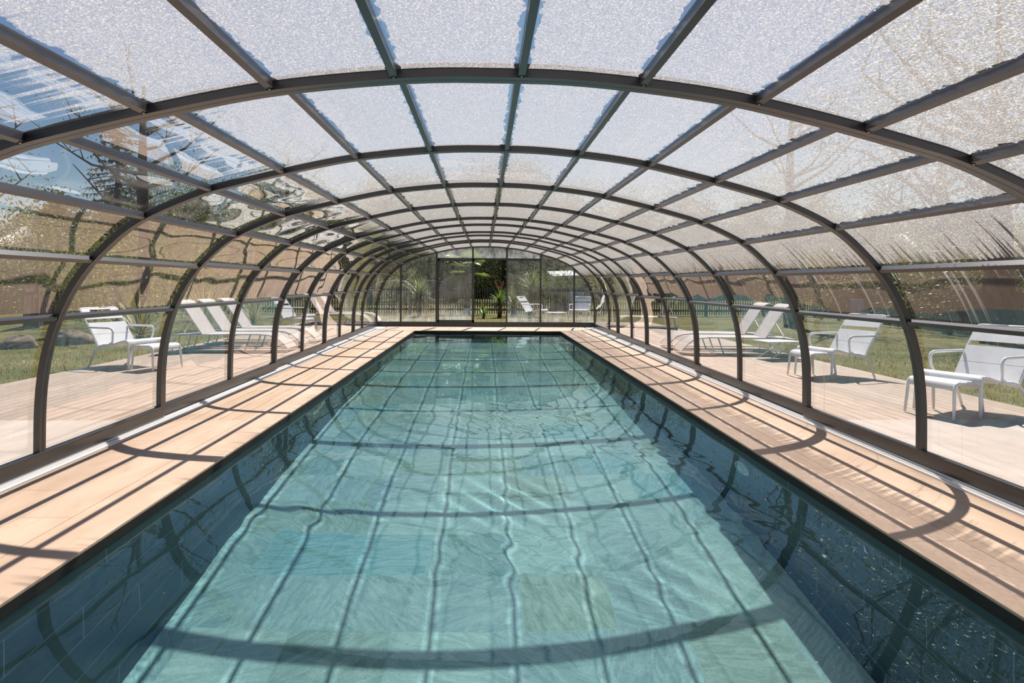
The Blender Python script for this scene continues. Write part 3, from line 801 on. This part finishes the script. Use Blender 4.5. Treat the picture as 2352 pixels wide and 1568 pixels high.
# left side
tree(-8.7, 17.7, 7.2, 2.3, 'leaf', 'slender dark-trunked tree behind the left loungers', 21, 6.2, .14, 'trunk_dark', dense=.5, cz=4.0, leaf=.09)
tree(-11.8, 15.0, 4.6, 2.4, 'leaf_yellow', 'yellow-green tree at the left picture edge', 22, 4.6, .14, dense=1.3, cz=1.0, leaf=.085)
shrub(-9.6, 18.2, 2.6, 1.5, 'leaf_yellow', 'yellow-green shrub behind the boulders on the left lawn', 23)
shrub(-10.8, 20.5, 2.4, 1.9, 'leaf', 'green shrub by the left picket fence, nearer the loungers', 24)
shrub(-8.9, 22.5, 2.3, 1.4, 'leaf_yellow', 'yellow-green shrub beyond the far left loungers', 25)
shrub(-13.5, 23.5, 3.0, 2.2, 'leaf', 'broad green shrub at the back of the left lawn', 26)
tree(-7.2, 25.2, 6.6, 1.5, 'leaf_yellow', 'slim tree with thin pale foliage near the far left corner of the fence', 27, 5.8, .12, 'trunk_dark', dense=.8, cz=2.6, leaf=.11)
# back
tree(-6.0, 50, 9.2, 4.2, 'leaf', 'thick-trunked green tree behind the fence left of the sliding door', 31, 8.5, .38, 'trunk_dark', dense=3.4, cz=2.0, leaf=.16)
tree(-14, 52, 9.6, 4.6, 'leaf_yellow', 'large pale green tree at the back, beyond the cars', 32, 6., .22, dense=2.6, leaf=.16, cz=1.8)
tree(1.4, 47, 9.6, 4.4, 'leaf_dark', 'dark evergreen tree filling the open doorway', 33, 6., .28, 'trunk_dark', dense=3.9, leaf=.16, cz=.9)
tree(-2.2, 54, 9.6, 4.6, 'leaf_dark', 'dark evergreen tree behind the fan palm', 34, 6., .28, 'trunk_dark', dense=3.4, leaf=.16, cz=.8)
tree(7.0, 52, 9.2, 4.4, 'leaf', 'green tree behind the shed with the pale roof', 35, 5.5, .22, dense=2.6, leaf=.16, cz=1.4)
tree(13., 50, 9.6, 4.6, 'leaf', 'tall green tree at the back right, beyond both fences', 36, 6, .24, dense=2.6, leaf=.16, cz=1.4)
tree(-22, 50, 9.6, 4.6, 'leaf', 'tall green tree at the far back left', 37, 6, .24, dense=2.6, leaf=.16, cz=1.6)
tree(20.5, 46, 9.6, 4.6, 'leaf_yellow', 'pale green tree in the far right corner behind the fence', 38, 6, .24, dense=2.6, leaf=.16, cz=1.6)
shrub(4.1, 28.9, 2.2, 1.3, 'leaf', 'rounded bright green bush over the fence behind the end armchairs', 39, 1.2, .09)
shrub(2.5, 29.2, 2.1, 1.2, 'leaf', 'green bush behind the tall spiky palm', 40, 1., .09)
shrub(-3.6, 29.3, 1.9, 1.0, 'leaf_yellow', 'light green bush just behind the fence, right of the spiky palm with the dry skirt', 41, .9, .09)
# right side
tree(11.3, 14.6, 10.6, 3.2, 'leaf', 'big tree with a thick dark trunk at the right picture edge', 51, 6.5, .27, 'trunk_dark', dense=3.2, cz=3.0, leaf=.12)
tree(9.2, 20.2, 7.6, 2.2, 'leaf_yellow', 'slender tree with thin yellow-green foliage beyond the right loungers', 52, 6.6, .16, 'trunk_dark', dense=1.0, cz=2.4, leaf=.11)
tree(14.8, 21.5, 9.6, 3.2, 'leaf', 'leafy tree behind the right picket fence', 53, 6.5, .22, dense=1.6, cz=2.0, leaf=.15)
tree(10.8, 10.3, 8.2, 2.6, 'leaf', 'leafy tree by the right terrace, only its edge inside the picture', 54, 5.6, .2, dense=2., cz=2.2, leaf=.12)
shrub(11.6, 24.5, 2.8, 1.8, 'leaf_yellow', 'yellow-green shrub in front of the right picket fence, at its far end', 55)
shrub(12.3, 17.8, 2.6, 1.5, 'leaf_yellow', 'yellow-green shrub by the right picket fence, behind the thick trunk', 56)
def hedge(p0, p1, h, wd, mat, label, seed, n, leaf):
    p0, p1 = Vector(p0), Vector(p1); d = p1-p0; Lh = d.length; random.seed(seed)
    r = empty('hedge', (p0.x, p0.y, -.03), math.atan2(d.y, d.x)); tag(r, label, 'hedge', 'tall hedges closing off the garden')
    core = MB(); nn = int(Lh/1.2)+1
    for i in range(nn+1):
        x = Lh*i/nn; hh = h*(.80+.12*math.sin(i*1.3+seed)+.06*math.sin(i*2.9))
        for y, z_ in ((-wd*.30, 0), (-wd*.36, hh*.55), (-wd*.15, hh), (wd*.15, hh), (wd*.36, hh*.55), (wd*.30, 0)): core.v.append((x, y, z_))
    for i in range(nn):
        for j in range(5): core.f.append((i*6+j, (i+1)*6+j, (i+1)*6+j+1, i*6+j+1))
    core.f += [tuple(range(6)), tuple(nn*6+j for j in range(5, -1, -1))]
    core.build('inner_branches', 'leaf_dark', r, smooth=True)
    m = MB()
    for i in range(n):
        x = random.uniform(0, Lh); hh = h*(.84+.12*math.sin(x/1.2*1.3+seed)+.06*math.sin(x/1.2*2.9)+random.uniform(-.05, .14))
        a_ = random.uniform(0, PI); y = -math.cos(a_)*wd*.5; z_ = hh*min(1, (random.uniform(.02, 1) if abs(y) > wd*.28 else random.uniform(.82, 1.0)))
        a = Vector((random.gauss(0, 1), random.gauss(0, 1), random.gauss(0, 1))).normalized(); b = a.orthogonal().normalized()
        l = leaf*random.uniform(.6, 1.3); q = Vector((x, y, z_))
        m.add([q, q+a*l*.5+b*l*.24, q+a*l, q+a*l*.5-b*l*.24], [(0, 1, 2, 3)])
    m.build('foliage', mat, r)
hedge((-17.5, 0), (-18.5, 30), 3.6, 2.2, 'leaf', 'long tall hedge along the left side of the garden', 71, 70000, .10)
hedge((17.0, -2), (19.0, 32), 4.2, 2.2, 'leaf', 'long tall hedge along the right side of the garden, beyond the picket fence', 72, 75000, .10)
hedge((-42, 63), (42, 63), 9., 3.6, 'leaf_dark', 'very tall dark hedge closing the view far behind the end wall', 73, 34000, .44)
# conifer at left
r = empty('fir_tree', (-14.2, 27.0, -.03)); tag(r, 'dark fir tree standing above the left shrubs', 'tree', 'trees and shrubs round the garden')
MB().tube([(0, 0, 0), (0, 0, 8.6)], [.2, .03], 8).build('trunk', 'trunk_dark', r, smooth=True)
random.seed(60); m = MB()
for i in range(120):
    z0 = 1.2+7.2*(i/120)**.9; a = i*2.4; l = (8.9-z0)*.30*random.uniform(.7, 1.1)+.1
    d = Vector((math.cos(a), math.sin(a), -.18)); p0 = Vector((0, 0, z0))
    m.tube([p0, p0+d*l], [.02, .006], 4)
    for k_ in range(46):
        u = random.uniform(.1, 1); q = p0+d*l*u; e = Vector((random.gauss(0, 1), random.gauss(0, 1), random.gauss(-.3, .5))).normalized()*random.uniform(.12, .26)
        s_ = e.orthogonal().normalized()*.028
        m.add([q-s_, q+s_, q+e], [(0, 1, 2)])
m.build('crown', 'needle', r)

# --- cars and shed beyond the fence
def car(x, y, rz, mat, label):
    r = empty('car', (x, y, -.03), rz); tag(r, label, 'car', 'parked cars beyond the fence')
    side = [(-2.0, .35), (-2.05, .62), (-1.95, .86), (-1.5, .92), (-.95, 1.36), (-.3, 1.46), (.6, 1.42), (1.2, .98), (1.9, .84), (2.08, .62), (2.02, .35)]
    m = MB(); n = len(side)
    for w_, ins in ((-.82, 0), (.82, 0)):
        m.v += [(px, w_*(1-.16*max(0, pz-.9)/.55), pz) for px, pz in side]
    m.f = [tuple(range(n)), tuple(range(2*n-1, n-1, -1))]+[(i, n+i, n+(i+1) % n, (i+1) % n) for i in range(n)]
    m.build('body', mat, r, bevel=.05)
    g = MB()
    for sy in (-1, 1):
        q = [(-1.28, .96), (-.86, 1.30), (-.3, 1.38), (.55, 1.34), (1.0, .98)]
        g.add([(px, sy*(.835*(1-.16*max(0, pz-.9)/.55)), pz) for px, pz in q], [tuple(range(5))])
    g.build('side_window', 'car_glass', r)
    g = MB(); g.add([(.66, -.62, 1.41), (.66, .62, 1.41), (1.2, .70, 1.02), (1.2, -.70, 1.02)], [(0, 1, 2, 3)]); g.build('windscreen', 'car_glass', r)
    for sx in (-1.25, 1.3):
        for sy in (-1, 1):
            wm = MB().lathe([(0, -.1), (.24, -.1), (.31, -.07), (.31, .07), (.24, .1), (0, .1)], 18)
            wm.v = [(sx+x_, sy*.74+z_, .31+y_) for x_, y_, z_ in wm.v]; wm.build('wheel', 'rubber', r, smooth='auto')
    return r
car(-5.3, 41.0, .05, 'car_white', 'white car parked beyond the fence, left of the spiky palm')
car(-3.4, 44.5, .15, 'car_dark', 'dark car parked behind the white car beyond the fence')
r = empty('garden_shed', (3.95, 34.5, -.03)); tag(r, 'low shed with a sloping pale metal roof beyond the fence', 'shed')
MB().box(-.55, .55, -1.0, 1.0, 0, 1.66).build('wall', 'plaster', r)
m = MB(); m.add([(-.66, -1.3, 1.60), (.66, -1.3, 1.66), (.66, 1.3, 1.94), (-.66, 1.3, 1.88), (-.66, -1.3, 1.66), (.66, -1.3, 1.72), (.66, 1.3, 2.0), (-.66, 1.3, 1.94)], [(0, 3, 2, 1), (4, 5, 6, 7), (0, 1, 5, 4), (1, 2, 6, 5), (2, 3, 7, 6), (3, 0, 4, 7)]); m.build('roof', 'roof_tin', r)
MB().box(-.40, .30, -1.015, -1.0, .0, 1.55).build('door', 'fence_rail', r)

# ------------------------------------------------------------------ light, sky, camera
W = bpy.data.worlds.new('spring_sky'); SC.world = W; W.use_nodes = True; nt = W.node_tree
bg = nt.nodes['Background']; sky = nt.nodes.new('ShaderNodeTexSky'); sky.sky_type = 'NISHITA'; sky.sun_disc = False
sky.sun_elevation = math.asin(-SUN.z); sky.sun_rotation = math.atan2(-SUN.x, -SUN.y); sky.air_density = 1.0; sky.dust_density = .25; sky.ozone_density = 2.2
hs = nt.nodes.new('ShaderNodeHueSaturation'); hs.inputs['Saturation'].default_value = 1.15; nt.links.new(sky.outputs[0], hs.inputs['Color'])
nt.links.new(hs.outputs[0], bg.inputs[0]); bg.inputs[1].default_value = .068
L = bpy.data.lights.new('sun', 'SUN'); L.energy = 6.3; L.angle = math.radians(.53); L.color = (1., .945, .88)
lo = bpy.data.objects.new('sun', L); COL.objects.link(lo); lo.rotation_euler = SUN.to_track_quat('-Z', 'Y').to_euler(); lo.location = (2, 12, 15)
L.cycles.is_caustics_light = True

F, VPX, VPY, ROLL = 1568., 1113., 653., .007
cam = bpy.data.cameras.new('camera'); co = bpy.data.objects.new('camera', cam); COL.objects.link(co); SC.camera = co
cam.sensor_width = 36; cam.lens = F/2352*36; cam.clip_start = .05; cam.clip_end = 300
th = math.atan((1176-VPX)/F)
co.location = (0, 0, 1.2)
co.rotation_euler = (Matrix.Rotation(-th, 3, 'Z') @ Matrix.Rotation(PI/2, 3, 'X') @ Matrix.Rotation(ROLL, 3, 'Z')).to_euler()
cam.shift_y = -(784-653.44)/2352
SC.view_settings.view_transform = 'Standard'; SC.view_settings.look = 'None'; SC.view_settings.gamma = 1.; SC.view_settings.use_curve_mapping = False
SC.view_settings.exposure = .29
cy = SC.cycles
cy.max_bounces = 9; cy.transparent_max_bounces = 28; cy.transmission_bounces = 4; cy.glossy_bounces = 3; cy.diffuse_bounces = 2; cy.adaptive_threshold = .045; cy.adaptive_min_samples = 16
cy.sample_clamp_indirect = 6.; cy.caustics_reflective = False; cy.use_denoising = True
